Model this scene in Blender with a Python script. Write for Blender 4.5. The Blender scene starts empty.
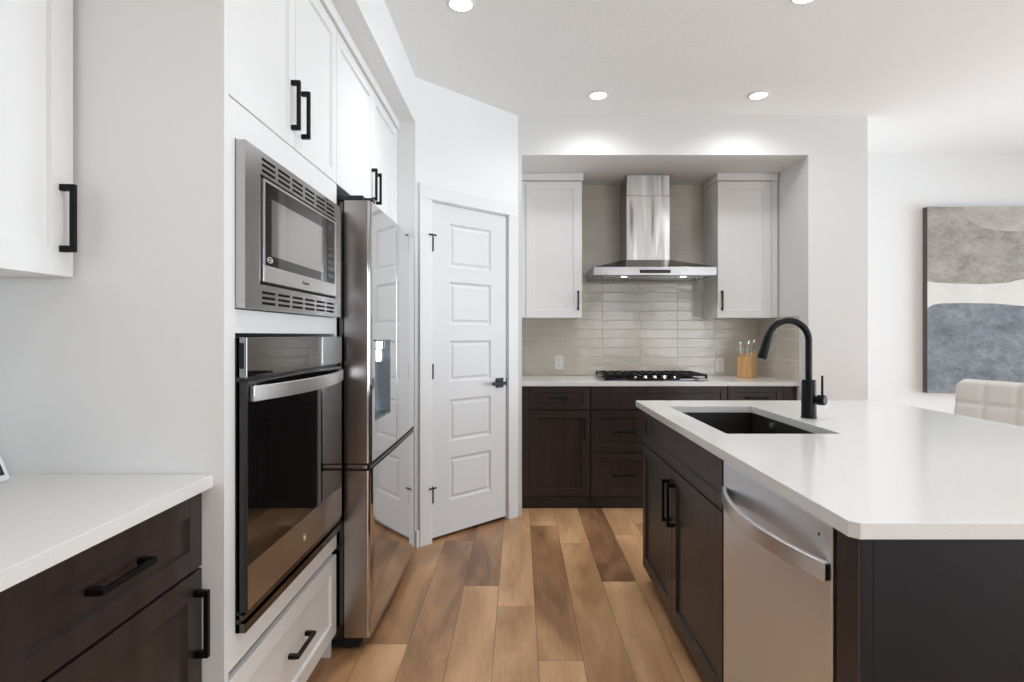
import bpy, bmesh, math, random
from mathutils import Vector, Matrix

S = bpy.context.scene
C = S.collection
PI = math.pi

# ------------------------------------------------------------------ camera
cd = bpy.data.cameras.new('camera')
cam = bpy.data.objects.new('camera', cd)
C.objects.link(cam)
cd.sensor_width = 36.0
cd.lens = 560.0 / 1024.0 * 36.0
cd.shift_x = -7.0 / 1024.0
cd.shift_y = -6.0 / 1024.0
cd.clip_start = 0.05
cam.location = (0, 0, 1.25)
cam.rotation_euler = (PI / 2, 0, 0)
S.camera = cam

# ------------------------------------------------------------------ world, daylight, exposure
S.view_settings.view_transform = 'Standard'
S.view_settings.look = 'None'
S.view_settings.gamma = 1.0
S.view_settings.exposure = 0.17
S.view_settings.use_curve_mapping = False
S.cycles.diffuse_bounces = 6
S.cycles.glossy_bounces = 6
S.cycles.sample_clamp_indirect = 6.0
S.cycles.caustics_reflective = False
S.cycles.caustics_refractive = False

w = bpy.data.worlds.new('sky')
S.world = w
w.use_nodes = True
bg = w.node_tree.nodes['Background']
bg.inputs['Color'].default_value = (0.86, 0.93, 1.0, 1)
bg.inputs['Strength'].default_value = 2.5


def area(name, loc, rot, sx, sy, power, col):
    l = bpy.data.lights.new(name, 'AREA')
    l.shape = 'RECTANGLE'
    l.size, l.size_y = sx, sy
    l.energy = power
    l.color = col
    o = bpy.data.objects.new(name, l)
    o.location = loc
    o.rotation_euler = rot
    C.objects.link(o)
    return o


# windows of the room: (wall, a0, a1, z0, z1)
WB = [(1.75, 2.50, 0.75, 2.35), (3.0, 4.5, 0.25, 2.35)]     # in the wall behind the camera (y = -3.6)
WR = [(-2.6, -0.2, 0.05, 2.35), (1.7, 4.3, 0.05, 2.35)]    # in the right wall (x = 6)
YF, XR = -3.6, 6.0
for i, (a0, a1, z0, z1) in enumerate(WB):
    area('daylight_front', ((a0 + a1) / 2, YF - 0.16, (z0 + z1) / 2), (PI / 2, 0, 0), a1 - a0, z1 - z0,
         (25, 58)[i], (0.88, 0.95, 1.0))
for i, (a0, a1, z0, z1) in enumerate(WR):
    area('daylight_right', (XR + 0.50, (a0 + a1) / 2, (z0 + z1) / 2), (PI / 2 + math.radians(18), 0, PI / 2), a1 - a0, z1 - z0,
         (145, 152)[i], (0.81, 0.915, 1.0))

# ------------------------------------------------------------------ materials
def mat(name, col, rough=0.5, metal=0.0, **k):
    m = bpy.data.materials.new(name)
    m.use_nodes = True
    b = m.node_tree.nodes['Principled BSDF']
    b.inputs['Base Color'].default_value = (*col, 1)
    b.inputs['Roughness'].default_value = rough
    b.inputs['Metallic'].default_value = metal
    for key, v in k.items():
        if key in b.inputs:
            b.inputs[key].default_value = v
    return m


def N(m, t, **k):
    n = m.node_tree.nodes.new(t)
    for a, v in k.items():
        if hasattr(n, a):
            setattr(n, a, v)
        else:
            n.inputs[a].default_value = v
    return n


def L(m, a, ao, b, bi):
    m.node_tree.links.new(a.outputs[ao], b.inputs[bi])


def bump(m, scale=50, strength=0.1, dist=0.002, stretch=(1, 1, 1), detail=3):
    tc = N(m, 'ShaderNodeTexCoord')
    mp = N(m, 'ShaderNodeMapping')
    mp.inputs['Scale'].default_value = stretch
    nz = N(m, 'ShaderNodeTexNoise')
    nz.inputs['Scale'].default_value = scale
    nz.inputs['Detail'].default_value = detail
    bp = N(m, 'ShaderNodeBump')
    bp.inputs['Strength'].default_value = strength
    bp.inputs['Distance'].default_value = dist
    L(m, tc, 'Object', mp, 'Vector'); L(m, mp, 'Vector', nz, 'Vector')
    L(m, nz, 'Fac', bp, 'Height'); L(m, bp, 'Normal', m.node_tree.nodes['Principled BSDF'], 'Normal')
    return m


def vary(m, c0, c1, scale=5, stretch=(1, 1, 1), detail=4, lo=0.3, hi=0.7, distort=0.0):
    tc = N(m, 'ShaderNodeTexCoord')
    mp = N(m, 'ShaderNodeMapping')
    mp.inputs['Scale'].default_value = stretch
    nz = N(m, 'ShaderNodeTexNoise')
    nz.inputs['Scale'].default_value = scale
    nz.inputs['Detail'].default_value = detail
    nz.inputs['Distortion'].default_value = distort
    cr = N(m, 'ShaderNodeValToRGB')
    cr.color_ramp.elements[0].position = lo
    cr.color_ramp.elements[0].color = (*c0, 1)
    cr.color_ramp.elements[1].position = hi
    cr.color_ramp.elements[1].color = (*c1, 1)
    L(m, tc, 'Object', mp, 'Vector'); L(m, mp, 'Vector', nz, 'Vector')
    L(m, nz, 'Fac', cr, 'Fac'); L(m, cr, 'Color', m.node_tree.nodes['Principled BSDF'], 'Base Color')
    return m


M = {}
M['wall'] = bump(mat('wall_paint', (0.795, 0.80, 0.80), 0.6), 120, 0.06, 0.001)
M['ceiling'] = bump(mat('ceiling_paint', (0.89, 0.905, 0.905), 0.8), 60, 0.35, 0.004, detail=5)
M['white'] = bump(mat('white_lacquer', (0.81, 0.81, 0.805), 0.42), 8, 0.02, 0.001)
M['trim'] = mat('trim_paint', (0.76, 0.765, 0.77), 0.45)
M['door'] = bump(mat('door_paint', (0.71, 0.712, 0.72), 0.5), 200, 0.04, 0.0006, (1, 1, 0.1))
M['dark'] = bump(vary(mat('espresso_wood', (0.05, 0.04, 0.04), 0.36, **{'Specular IOR Level': 0.35}), (0.026, 0.018, 0.018), (0.044, 0.031, 0.030),
                      3.0, (6, 6, 0.6), 5, 0.3, 0.75), 30, 0.04, 0.001, (4, 4, 0.3))
M['walnut'] = vary(mat('walnut_stain', (.13, .06, .03), .4), (.09, .042, .022), (.17, .085, .045), 3, (5, 5, .6), 5)
M['dark_blue_sheen'] = vary(mat('espresso_wood_blue_sheen', (0.05, 0.04, 0.04), 0.4, **{'Specular IOR Level': 0.3}), (0.0035, 0.0048, 0.009),
                      (0.005, 0.0065, 0.011), 3.0, (6, 6, 0.6), 5, 0.3, 0.75)  # espresso wood with the end panel's bluish reflection put into its colour
M['quartz'] = vary(mat('quartz', (0.75, 0.73, 0.70), 0.16), (0.74, 0.735, 0.725), (0.79, 0.785, 0.775), 300, (1, 1, 1), 2, 0.35, 0.65)
M['toe'] = vary(mat('toe_kick_dark', (.014, .010, .010), .5), (.010, .007, .007), (.018, .013, .012), 4)  # near-black tone for the toe kicks
M['black'] = bump(mat('black_metal', (0.004, 0.004, 0.0045), 0.40, 0.0, **{'Specular IOR Level': 0.22}), 300, 0.03, 0.0005)
M['black_gloss'] = mat('black_glass', (0.003, 0.003, 0.0035), 0.03, **{'IOR': 1.7})
M['black_plastic'] = mat('black_plastic', (0.015, 0.015, 0.017), 0.3)
M['void'] = mat('dark_gap', (0.006, 0.006, 0.006), 0.8)
M['steel'] = bump(mat('brushed_steel', (0.36, 0.35, 0.345), 0.22, 1.0, Anisotropic=0.4), 40, 0.03, 0.0006, (1, 1, 30))
M['steel_trim'] = bump(mat('brushed_steel_trim', (0.50, 0.49, 0.485), 0.22, 1.0), 3, 0.10, 0.002, (1, 1, 1), 1)
M['steel_mirror'] = bump(mat('polished_steel', (0.57, 0.565, 0.565), 0.07, 1.0), 2.2, 0.10, 0.004, (1, 1, 0.8), 1)
M['steel_dw'] = bump(mat('satin_steel', (0.80, 0.84, 0.89), 0.34, 1.0), 40, 0.03, 0.0006, (1, 20, 1))
M['steel_hood'] = bump(mat('chimney_steel', (0.43, 0.415, 0.40), 0.27, 1.0, Anisotropic=0.9), 9, 1.0, 0.012, (1, 1, 0.16), 1)
M['steel_oven'] = bump(mat('oven_panel_steel', (0.38, 0.375, 0.38), 0.22, 1.0), 3, 0.10, 0.002, (1, 1, 1), 1)
M['steel_side'] = bump(mat('steel_door_edge', (0.40, 0.385, 0.38), 0.27, 1.0), 40, 0.03, 0.0006, (1, 1, 30))
M['steel_handle'] = mat('handle_steel', (0.80, 0.79, 0.785), 0.30, 1.0)
M['panel_gloss'] = mat('oven_panel_glass', (0.004, 0.004, 0.004), 0.03, **{'IOR': 3.0})
M['chrome'] = mat('chrome', (0.8, 0.8, 0.8), 0.08, 1.0)
M['dark_steel'] = mat('black_stainless', (0.10, 0.095, 0.09), 0.14, 1.0)
M['sink'] = bump(mat('granite_composite', (0.016, 0.014, 0.013), 0.45), 400, 0.1, 0.0006)
M['tile'] = bump(vary(mat('glazed_tile', (0.40, 0.375, 0.33), 0.15, 0.0), (0.53, 0.495, 0.43), (0.66, 0.62, 0.55), 2.5, (1, 1, 1), 2),
                 11, 0.4, 0.005, (1, 1, 1.8), 2)
M['grout'] = mat('grout', (0.72, 0.69, 0.64), 0.8)
M['plate'] = mat('outlet_plastic', (0.80, 0.79, 0.77), 0.3)
M['wood'] = vary(mat('beech_block', (0.6, 0.35, 0.14), 0.4), (0.50, 0.27, 0.10), (0.66, 0.40, 0.18), 5, (12, 12, 1), 4)
M['cream'] = bump(mat('cream_leather', (0.80, 0.76, 0.72), 0.45), 220, 0.12, 0.0008)
M['seam'] = mat('cream_seam', (0.42, 0.37, 0.33), 0.7)
M['screen'] = mat('screen_glass', (0.012, 0.012, 0.014), 0.08)
M['white_plastic'] = mat('white_plastic', (0.82, 0.82, 0.84), 0.3)
M['window_glassy'] = mat('microwave_window', (0.50, 0.49, 0.47), 0.05, 0.9)
M['dispenser'] = mat('dispenser_grey', (0.55, 0.61, 0.66), 0.22, 0.7)


for nm in ('steel_hood', 'steel'):
    _m = M[nm]
    _t = N(_m, 'ShaderNodeTangent'); _t.direction_type = 'RADIAL'; _t.axis = 'Z'
    L(_m, _t, 'Tangent', _m.node_tree.nodes['Principled BSDF'], 'Tangent')
    _m.node_tree.nodes['Principled BSDF'].inputs['Anisotropic Rotation'].default_value = 0.25


def emission(name, col, s):
    m = bpy.data.materials.new(name)
    m.use_nodes = True
    nt = m.node_tree
    nt.nodes.clear()
    e = nt.nodes.new('ShaderNodeEmission')
    e.inputs['Color'].default_value = (*col, 1)
    e.inputs['Strength'].default_value = s
    o = nt.nodes.new('ShaderNodeOutputMaterial')
    nt.links.new(e.outputs[0], o.inputs['Surface'])
    return m


M['led'] = emission('lamp_diffuser', (1, 0.97, 0.92), 9)
M['led_small'] = emission('hood_lamp_glow', (1, 0.93, 0.82), 5)


def pane_mat():
    m = bpy.data.materials.new('window_glass')
    m.use_nodes = True
    nt = m.node_tree
    nt.nodes.clear()
    t = nt.nodes.new('ShaderNodeBsdfTransparent')
    g = nt.nodes.new('ShaderNodeBsdfGlossy')
    g.inputs['Roughness'].default_value = 0.02
    f = nt.nodes.new('ShaderNodeFresnel')
    f.inputs['IOR'].default_value = 1.45
    x = nt.nodes.new('ShaderNodeMixShader')
    o = nt.nodes.new('ShaderNodeOutputMaterial')
    nt.links.new(f.outputs[0], x.inputs[0]); nt.links.new(t.outputs[0], x.inputs[1]); nt.links.new(g.outputs[0], x.inputs[2])
    nt.links.new(x.outputs[0], o.inputs['Surface'])
    return m


M['pane'] = pane_mat()


def plank_mat():
    m = bpy.data.materials.new('oak_planks')
    m.use_nodes = True
    b = m.node_tree.nodes['Principled BSDF']
    b.inputs['Roughness'].default_value = 0.33
    at = N(m, 'ShaderNodeAttribute'); at.attribute_name = 'plank'
    sep = N(m, 'ShaderNodeSeparateColor'); L(m, at, 'Color', sep, 'Color')
    tc = N(m, 'ShaderNodeTexCoord')
    sc = N(m, 'ShaderNodeVectorMath'); sc.operation = 'SCALE'; sc.inputs['Scale'].default_value = 37.0
    L(m, at, 'Color', sc, 0)
    ad = N(m, 'ShaderNodeVectorMath'); ad.operation = 'ADD'
    L(m, tc, 'Object', ad, 0); L(m, sc, 'Vector', ad, 1)
    # broad colour drift along a plank
    mp1 = N(m, 'ShaderNodeMapping'); mp1.inputs['Scale'].default_value = (3.6, 0.9, 1)
    L(m, ad, 'Vector', mp1, 'Vector')
    n1 = N(m, 'ShaderNodeTexNoise'); n1.inputs['Scale'].default_value = 1.3; n1.inputs['Detail'].default_value = 3
    n1.inputs['Distortion'].default_value = 0.6
    L(m, mp1, 'Vector', n1, 'Vector')
    # grain
    mp2 = N(m, 'ShaderNodeMapping'); mp2.inputs['Scale'].default_value = (60, 3.0, 1)
    L(m, ad, 'Vector', mp2, 'Vector')
    n2 = N(m, 'ShaderNodeTexNoise'); n2.inputs['Scale'].default_value = 2.2; n2.inputs['Detail'].default_value = 7
    n2.inputs['Distortion'].default_value = 1.2
    L(m, mp2, 'Vector', n2, 'Vector')
    # cathedral figure
    mp3 = N(m, 'ShaderNodeMapping'); mp3.inputs['Scale'].default_value = (9, 1.3, 1)
    L(m, ad, 'Vector', mp3, 'Vector')
    n3 = N(m, 'ShaderNodeTexWave'); n3.inputs['Scale'].default_value = 1.5; n3.inputs['Distortion'].default_value = 7
    n3.inputs['Detail'].default_value = 3; n3.inputs['Detail Scale'].default_value = 0.8
    L(m, mp3, 'Vector', n3, 'Vector')

    def mth(op, a, b_):
        n = N(m, 'ShaderNodeMath'); n.operation = op
        for i, v in enumerate((a, b_)):
            if isinstance(v, (int, float)):
                n.inputs[i].default_value = v
            else:
                m.node_tree.links.new(v, n.inputs[i])
        return n.outputs[0]
    v = mth('ADD', sep.outputs['Red'], mth('MULTIPLY', mth('SUBTRACT', n1.outputs['Fac'], 0.5), 1.7))
    v = mth('ADD', v, mth('MULTIPLY', mth('SUBTRACT', n2.outputs['Fac'], 0.5), 0.42))
    v = mth('ADD', v, mth('MULTIPLY', mth('SUBTRACT', n3.outputs['Fac'], 0.5), 0.0))
    cr = N(m, 'ShaderNodeValToRGB')
    e = cr.color_ramp.elements
    e[0].position = 0.0; e[0].color = (0.20, 0.098, 0.050, 1)
    e[1].position = 1.0; e[1].color = (0.80, 0.49, 0.262, 1)
    q = e.new(0.5); q.color = (0.50, 0.275, 0.132, 1)
    m.node_tree.links.new(v, cr.inputs['Fac'])
    L(m, cr, 'Color', b, 'Base Color')
    bp = N(m, 'ShaderNodeBump'); bp.inputs['Strength'].default_value = 0.12; bp.inputs['Distance'].default_value = 0.001
    L(m, n2, 'Fac', bp, 'Height'); L(m, bp, 'Normal', b, 'Normal')
    return m


M['planks'] = plank_mat()

# ------------------------------------------------------------------ mesh helpers
def box(bm, x0, x1, y0, y1, z0, z1, bv=0.0):
    if x1 < x0: x0, x1 = x1, x0
    if y1 < y0: y0, y1 = y1, y0
    if z1 < z0: z0, z1 = z1, z0
    v = [bm.verts.new((x, y, z)) for x in (x0, x1) for y in (y0, y1) for z in (z0, z1)]
    fs = [(0, 1, 3, 2), (4, 6, 7, 5), (0, 4, 5, 1), (2, 3, 7, 6), (0, 2, 6, 4), (1, 5, 7, 3)]
    F = [bm.faces.new([v[i] for i in f]) for f in fs]
    if bv > 0:
        ed = {e for f in F for e in f.edges}
        bmesh.ops.bevel(bm, geom=list(ed), offset=bv, segments=2, profile=0.5, affect='EDGES', clamp_overlap=True)
    return v


def tube(bm, pts, r, n=14, caps=True):
    pts = [Vector(p) for p in pts]
    rs = r if isinstance(r, (list, tuple)) else [r] * len(pts)
    rings = []
    prev = None
    for i, p in enumerate(pts):
        if i == 0: t = pts[1] - pts[0]
        elif i == len(pts) - 1: t = pts[-1] - pts[-2]
        else: t = (pts[i + 1] - pts[i]).normalized() + (pts[i] - pts[i - 1]).normalized()
        t.normalize()
        if prev is None:
            a = Vector((0, 0, 1)) if abs(t.z) < 0.9 else Vector((1, 0, 0))
            u = t.cross(a).normalized()
        else:
            u = (prev - t * prev.dot(t)).normalized()
        prev = u
        vv = t.cross(u)
        rings.append([bm.verts.new(p + (u * math.cos(2 * PI * k / n) + vv * math.sin(2 * PI * k / n)) * rs[i]) for k in range(n)])
    for a, b in zip(rings, rings[1:]):
        for k in range(n):
            bm.faces.new((a[k], a[(k + 1) % n], b[(k + 1) % n], b[k]))
    if caps:
        bm.faces.new(rings[0][::-1]); bm.faces.new(rings[-1])


def lathe(bm, prof, c=(0, 0, 0), n=24):
    rings = []
    for r, z in prof:
        rings.append([bm.verts.new((c[0] + r * math.cos(2 * PI * k / n), c[1] + r * math.sin(2 * PI * k / n), c[2] + z)) for k in range(n)])
    for a, b in zip(rings, rings[1:]):
        for k in range(n):
            bm.faces.new((a[k], a[(k + 1) % n], b[(k + 1) % n], b[k]))
    bm.faces.new(rings[0][::-1]); bm.faces.new(rings[-1])


def ribbon(bm, path, h, t, z0):
    """bar of height h and thickness t following path [(x, y)]; z0 is its bottom"""
    n = len(path)
    L_, R_ = [], []
    for i, (x, y) in enumerate(path):
        a = path[max(i - 1, 0)]; b = path[min(i + 1, n - 1)]
        d = Vector((b[0] - a[0], b[1] - a[1])).normalized()
        nx, ny = -d.y * t / 2, d.x * t / 2
        L_.append([bm.verts.new((x + nx, y + ny, z0)), bm.verts.new((x + nx, y + ny, z0 + h))])
        R_.append([bm.verts.new((x - nx, y - ny, z0)), bm.verts.new((x - nx, y - ny, z0 + h))])
    for i in range(n - 1):
        bm.faces.new((L_[i][0], L_[i + 1][0], L_[i + 1][1], L_[i][1]))
        bm.faces.new((R_[i][1], R_[i + 1][1], R_[i + 1][0], R_[i][0]))
        bm.faces.new((L_[i][1], L_[i + 1][1], R_[i + 1][1], R_[i][1]))
        bm.faces.new((L_[i][0], R_[i][0], R_[i + 1][0], L_[i + 1][0]))
    bm.faces.new((L_[0][0], L_[0][1], R_[0][1], R_[0][0]))
    bm.faces.new((L_[-1][0], R_[-1][0], R_[-1][1], L_[-1][1]))


def obj(name, bm, m, parent=None, smooth=False, bevel=0, loc=None):
    bmesh.ops.recalc_face_normals(bm, faces=bm.faces)
    me = bpy.data.meshes.new(name)
    bm.to_mesh(me); bm.free()
    for mm in (m if isinstance(m, (list, tuple)) else [m]):
        me.materials.append(mm)
    o = bpy.data.objects.new(name, me)
    C.objects.link(o)
    if parent is not None: o.parent = parent
    if loc: o.location = loc
    if smooth:
        for p in me.polygons: p.use_smooth = True
        me.set_sharp_from_angle(angle=math.radians(35))
    if bevel:
        b = o.modifiers.new('bevel', 'BEVEL'); b.width = bevel; b.segments = 2; b.limit_method = 'ANGLE'
    return o


def B(*boxes, bv=0.0):
    bm = bmesh.new()
    for b in boxes: box(bm, *b, bv)
    return bm


def tag(o, label, cat, group=None):
    o['label'] = label; o['category'] = cat
    if group: o['group'] = group
    return o


def thing(name, label, cat, loc=(0, 0, 0), rotz=0.0, group=None):
    o = bpy.data.objects.new(name, None)
    C.objects.link(o)
    o.empty_display_size = 0.1
    o.location = loc; o.rotation_euler = (0, 0, rotz)
    return tag(o, label, cat, group)


def struct(name, bm, m, parent=None, loc=None, rotz=0, **k):
    o = obj(name, bm, m, parent, **k)
    if parent is None: o['kind'] = 'structure'
    if loc: o.location = loc
    o.rotation_euler = (0, 0, rotz)
    return o


def text(name, body, size, m, parent, loc, rot):
    c = bpy.data.curves.new(name, 'FONT')
    c.body = body; c.size = size; c.align_x = 'CENTER'; c.align_y = 'CENTER'; c.extrude = 0.0003
    t = bpy.data.objects.new('tmp_text', c); C.objects.link(t)
    bpy.context.view_layer.update()
    me = bpy.data.meshes.new_from_object(t)
    bpy.data.objects.remove(t)
    me.materials.clear(); me.materials.append(m)
    o = bpy.data.objects.new(name, me); C.objects.link(o)
    o.parent = parent; o.location = loc; o.rotation_euler = rot
    return o


# ------------------------------------------------------------------ room shell
H = 2.765
XL = -1.377
YB = 4.69
# floor: one plank = one face, tone kept in an attribute
def build_floor():
    rnd = random.Random(5)
    PW, PL = 0.1738, 1.52
    ends = {-3: 2.265, -2: 3.40, -1: 2.79, 0: 2.58, 1: 2.15, 2: 3.36, 3: 2.84, 4: 3.5, -4: 2.9}
    tones = {(-3, 0): .48, (-3, -1): .68, (-2, 0): .35, (-2, -1): .36, (-1, 0): .18, (-1, -1): .66, (0, 0): .66, (0, -1): .58,
             (1, 0): .42, (1, 1): .5, (1, -1): .62, (2, 0): .68, (2, -1): .56, (3, 0): .10, (3, -1): .62, (4, 0): .78, (4, -1): .62}
    bm = bmesh.new()
    col = bm.loops.layers.float_color.new('plank')
    n0 = math.floor((XL - 0.1 + .10) / PW) - 1
    n1 = math.ceil((XR + 0.1 + .10) / PW)
    for n in range(n0, n1):
        x0, x1 = -.10 + n * PW, -.10 + (n + 1) * PW
        e = ends.get(n, rnd.uniform(0, PL))
        k = math.floor((YF - .2 - e) / PL)
        while e + k * PL < YB + .1:
            y0, y1 = max(e + k * PL, YF - .1), min(e + (k + 1) * PL, YB + .1)
            a0, a1 = max(x0, XL - .1), min(x1, XR + .1)
            if a1 > a0 and y1 > y0:
                g = 0.0009
                vs = [bm.verts.new(p) for p in ((a0 + g, y0 + g, 0), (a1 - g, y0 + g, 0), (a1 - g, y1 - g, 0), (a0 + g, y1 - g, 0))]
                f = bm.faces.new(vs)
                tone = tones.get((n, k), rnd.uniform(.3, .75))
                c = (tone, rnd.random(), rnd.random(), 1)
                for l in f.loops: l[col] = c
            k += 1
    f0 = len(bm.faces)
    v = box(bm, XL - .1, XR + .1, YF - .1, YB + .1, -.06, -.0015)
    bm.faces.ensure_lookup_table()
    for f in bm.faces[f0:]: f.material_index = 1
    me = bpy.data.meshes.new('floor'); bm.to_mesh(me); bm.free()
    me.materials.append(M['planks']); me.materials.append(M['void_floor'])
    o = bpy.data.objects.new('floor', me); C.objects.link(o); o['kind'] = 'structure'


M['void_floor'] = mat('plank_seam', (0.10, 0.06, 0.035), 0.7)
build_floor()
struct('ceiling', B((XL - .1, XR + .1, YF - .1, YB + .1, H, H + .1)), M['ceiling'])
struct('wall_left', B((XL - .1, XL, YF - .1, 3.29, 0, H)), M['wall'])
struct('wall_back', B((2.41, XR + .1, YB, YB + .1, 0, H)), M['wall'])


def wall_with_windows(name, axis, c0, c1, a_min, a_max, wins):
    bm = bmesh.new()
    edges = [a_min]
    for a0, a1, z0, z1 in wins:
        seg = [(edges[-1], a0, 0, H), (a0, a1, 0, z0), (a0, a1, z1, H)]
        for s in seg:
            if axis == 'y': box(bm, s[0], s[1], c0, c1, s[2], s[3])
            else: box(bm, c0, c1, s[0], s[1], s[2], s[3])
        edges.append(a1)
    if axis == 'y': box(bm, edges[-1], a_max, c0, c1, 0, H)
    else: box(bm, c0, c1, edges[-1], a_max, 0, H)
    struct(name, bm, M['wall'])


wall_with_windows('wall_front', 'y', YF - .12, YF, XL - .1, XR + .1, WB)
wall_with_windows('wall_right', 'x', XR, XR + .12, YF, YB, WR)
wn = 1
for (a0, a1, z0, z1), ax in [(q, 'y') for q in WB] + [(q, 'x') for q in WR]:
    def bb(u0, u1, d0, d1, q0, q1):
        return (u0, u1, YF - d1, YF - d0, q0, q1) if ax == 'y' else (XR + d0, XR + d1, u0, u1, q0, q1)
    fr = bmesh.new()
    t = 0.05
    mid = (a0 + a1) / 2
    for s in ((a0, a0 + t, z0, z1), (a1 - t, a1, z0, z1), (a0 + t, a1 - t, z0, z0 + t), (a0 + t, a1 - t, z1 - t, z1), (mid - t / 2, mid + t / 2, z0 + t, z1 - t)):
        box(fr, *bb(s[0], s[1], 0.02, 0.09, s[2], s[3]))
    f = struct('window_%d' % wn, fr, M['trim'])
    obj('pane', B(bb(a0 + t, a1 - t, 0.05, 0.056, z0 + t, z1 - t)), M['pane'], f)
    wn += 1

bm = bmesh.new()  # unseen brown wood panel added behind the camera, mirrored in the steel
for k in range(2):
    q0 = -.45 + k * .95
    box(bm, q0, q0 + .945, YF + .002, YF + .045, 0.005, 2.5, .004)
    for z0, z1 in ((.2, .9), (1.05, 1.7), (1.85, 2.35)):
        box(bm, q0 + .14, q0 + .80, YF + .045, YF + .058, z0, z1, .006)
struct('brown_reflection_panel', bm, M['walnut'])
# niche for the range wall, header over it, pillar beside it
NX0, NX1, NY0, NY1, NZ = 0.02, 2.0, 3.87, 4.64, 2.495
struct('wall_niche_left', B((-0.09, NX0, NY0, 4.79, 0, NZ)), M['wall'])
struct('wall_niche_back', B((NX0, NX1, NY1 + .008, 4.79, 0, NZ)), M['wall'])
struct('wall_niche_header', B((-0.09, NX1, NY0, 4.79, NZ, H)), M['wall'])
struct('wall_niche_right', B((NX1, 2.41, NY0, 4.79, 0, H)), M['wall'])
# bulkhead above the tall cabinets
struct('wall_bulkhead', B((XL, -0.61, -1.2, 3.39, 2.5, H)), M['wall'])
struct('wall_pantry_side', B((XL - .1, -0.612, 3.29, 3.39, 0, 2.5)), M['wall'])

struct('wall_pantry_rear', B((XL - .1, XL, 3.395, 4.79, 0, H), (XL, -.095, 4.69, 4.79, 0, H), (-.12, -.095, 4.0, 4.69, 0, H)), M['wall'])
# diagonal pantry wall with its door
P0, P1 = Vector((-.61, 3.29, 0)), Vector((-.007, 3.87, 0))
TH = math.atan2(P1.y - P0.y, P1.x - P0.x)
WL = (P1 - P0).length
D0, D1, DZ = .125 * WL, .888 * WL, 2.068
struct('wall_pantry', B((0, D0, 0, .11, 0, H), (D1, WL, 0, .11, 0, H), (D0, D1, 0, .11, DZ, H)),
       M['wall'], loc=P0, rotz=TH)
cs = 0.088
tr = bmesh.new()
box(tr, D0 - cs + .006, D0 + .006, -.016, 0.0, 0, DZ - .006, .003)
box(tr, D1 - .006, min(D1 + cs - .006, WL - .004), -.016, 0.0, 0, DZ - .006, .003)
box(tr, D0 - cs + .006, min(D1 + cs - .006, WL - .004), -.016, 0.0, DZ - .006, DZ + cs - .006, .003)
box(tr, D0, D0 + .012, 0, .11, 0, DZ); box(tr, D1 - .012, D1, 0, .11, 0, DZ); box(tr, D0, D1, 0, .11, DZ - .012, DZ)
struct('trim_1', tr, M['trim'], loc=P0, rotz=TH)
struct('baseboard_pantry', B((0.001, D0 - cs + .006, -.012, 0, 0, .10), bv=.002), M['trim'], loc=P0, rotz=TH)
struct('baseboard_niche', B((-.004, NX0 - .001, NY0 - .012, NY0, 0, .10)), M['trim'])
struct('baseboard_right', B((NX1, 2.41, NY0 - .012, NY0, 0, .10)), M['trim'])
struct('baseboard_back', B((2.41, XR, YB - .012, YB, 0, .10)), M['trim'])

dbm = bmesh.new()
a0, a1 = D0 + .015, D1 - .015
yf, yb, z0, z1 = .004, .040, .024, DZ - .015
pz = [(.224, .49), (.59, .85), (.96, 1.215), (1.315, 1.58), (1.67, 1.94)]
px0, px1 = a0 + .135, a1 - .135
box(dbm, a0, px0, yf, yb, z0, z1); box(dbm, px1, a1, yf, yb, z0, z1)
zz = z0
for p0, p1 in pz:
    box(dbm, px0, px1, yf, yb, zz, p0)
    zz = p1
box(dbm, px0, px1, yf, yb, zz, z1)
def frustum(bm, x0, x1, z0, z1, yb_, yf_, ins):
    o_ = [bm.verts.new((x, yb_, z)) for x, z in ((x0, z0), (x1, z0), (x1, z1), (x0, z1))]
    i_ = [bm.verts.new((x, yf_, z)) for x, z in ((x0 + ins, z0 + ins), (x1 - ins, z0 + ins), (x1 - ins, z1 - ins), (x0 + ins, z1 - ins))]
    bm.faces.new(i_)
    for k in range(4): bm.faces.new((o_[k], o_[(k + 1) % 4], i_[(k + 1) % 4], i_[k]))
for p0, p1 in pz:
    # sloping moulding down to the groove, then a raised field
    o_ = [dbm.verts.new((x, yf, z)) for x, z in ((px0, p0), (px1, p0), (px1, p1), (px0, p1))]
    i_ = [dbm.verts.new((x, yf + .009, z)) for x, z in ((px0 + .012, p0 + .012), (px1 - .012, p0 + .012), (px1 - .012, p1 - .012), (px0 + .012, p1 - .012))]
    for k in range(4): dbm.faces.new((o_[k], o_[(k + 1) % 4], i_[(k + 1) % 4], i_[k]))
    dbm.faces.new(i_)
    frustum(dbm, px0 + .018, px1 - .018, p0 + .018, p1 - .018, yf + .0092, yf + .003, .014)
dr = struct('door_1', dbm, M['door'], loc=P0, rotz=TH)
for hz in (.28, 1.03, 1.80):
    hb = bmesh.new()
    tube(hb, [(a0 - .008, -.006, hz - .05), (a0 - .008, -.006, hz + .05)], .0065, 10)
    box(hb, a0 - .002, a0 + .012, -.0015, .0035, hz - .045, hz + .045)
    if hz != 1.03:
        tube(hb, [(a0 - .034, -.020, hz + .05), (a0 + .018, -.020, hz + .05)], .005, 8)
        lathe(hb, [(.006, 0), (.009, .004), (.009, .01), (.005, .014)], (a0 - .004, -.004, hz + .047), 10)
    obj('hinge', hb, M['black'], dr, smooth=True)
hb = bmesh.new()
hx, hz = a1 - .062, .93
box(hb, hx - .032, hx + .032, -.005, .004, hz - .032, hz + .032, .002)
tube(hb, [(hx, -.004, hz), (hx, -.045, hz)], .010, 12)
box(hb, hx - .105, hx + .012, -.056, -.044, hz - .011, hz + .011, .003)
obj('door_handle', hb, M['black'], dr)
obj('latch_plate', B((a1 + .001, a1 + .004, -.001, .004, hz - .03, hz + .03)), M['black'], dr)

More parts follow.
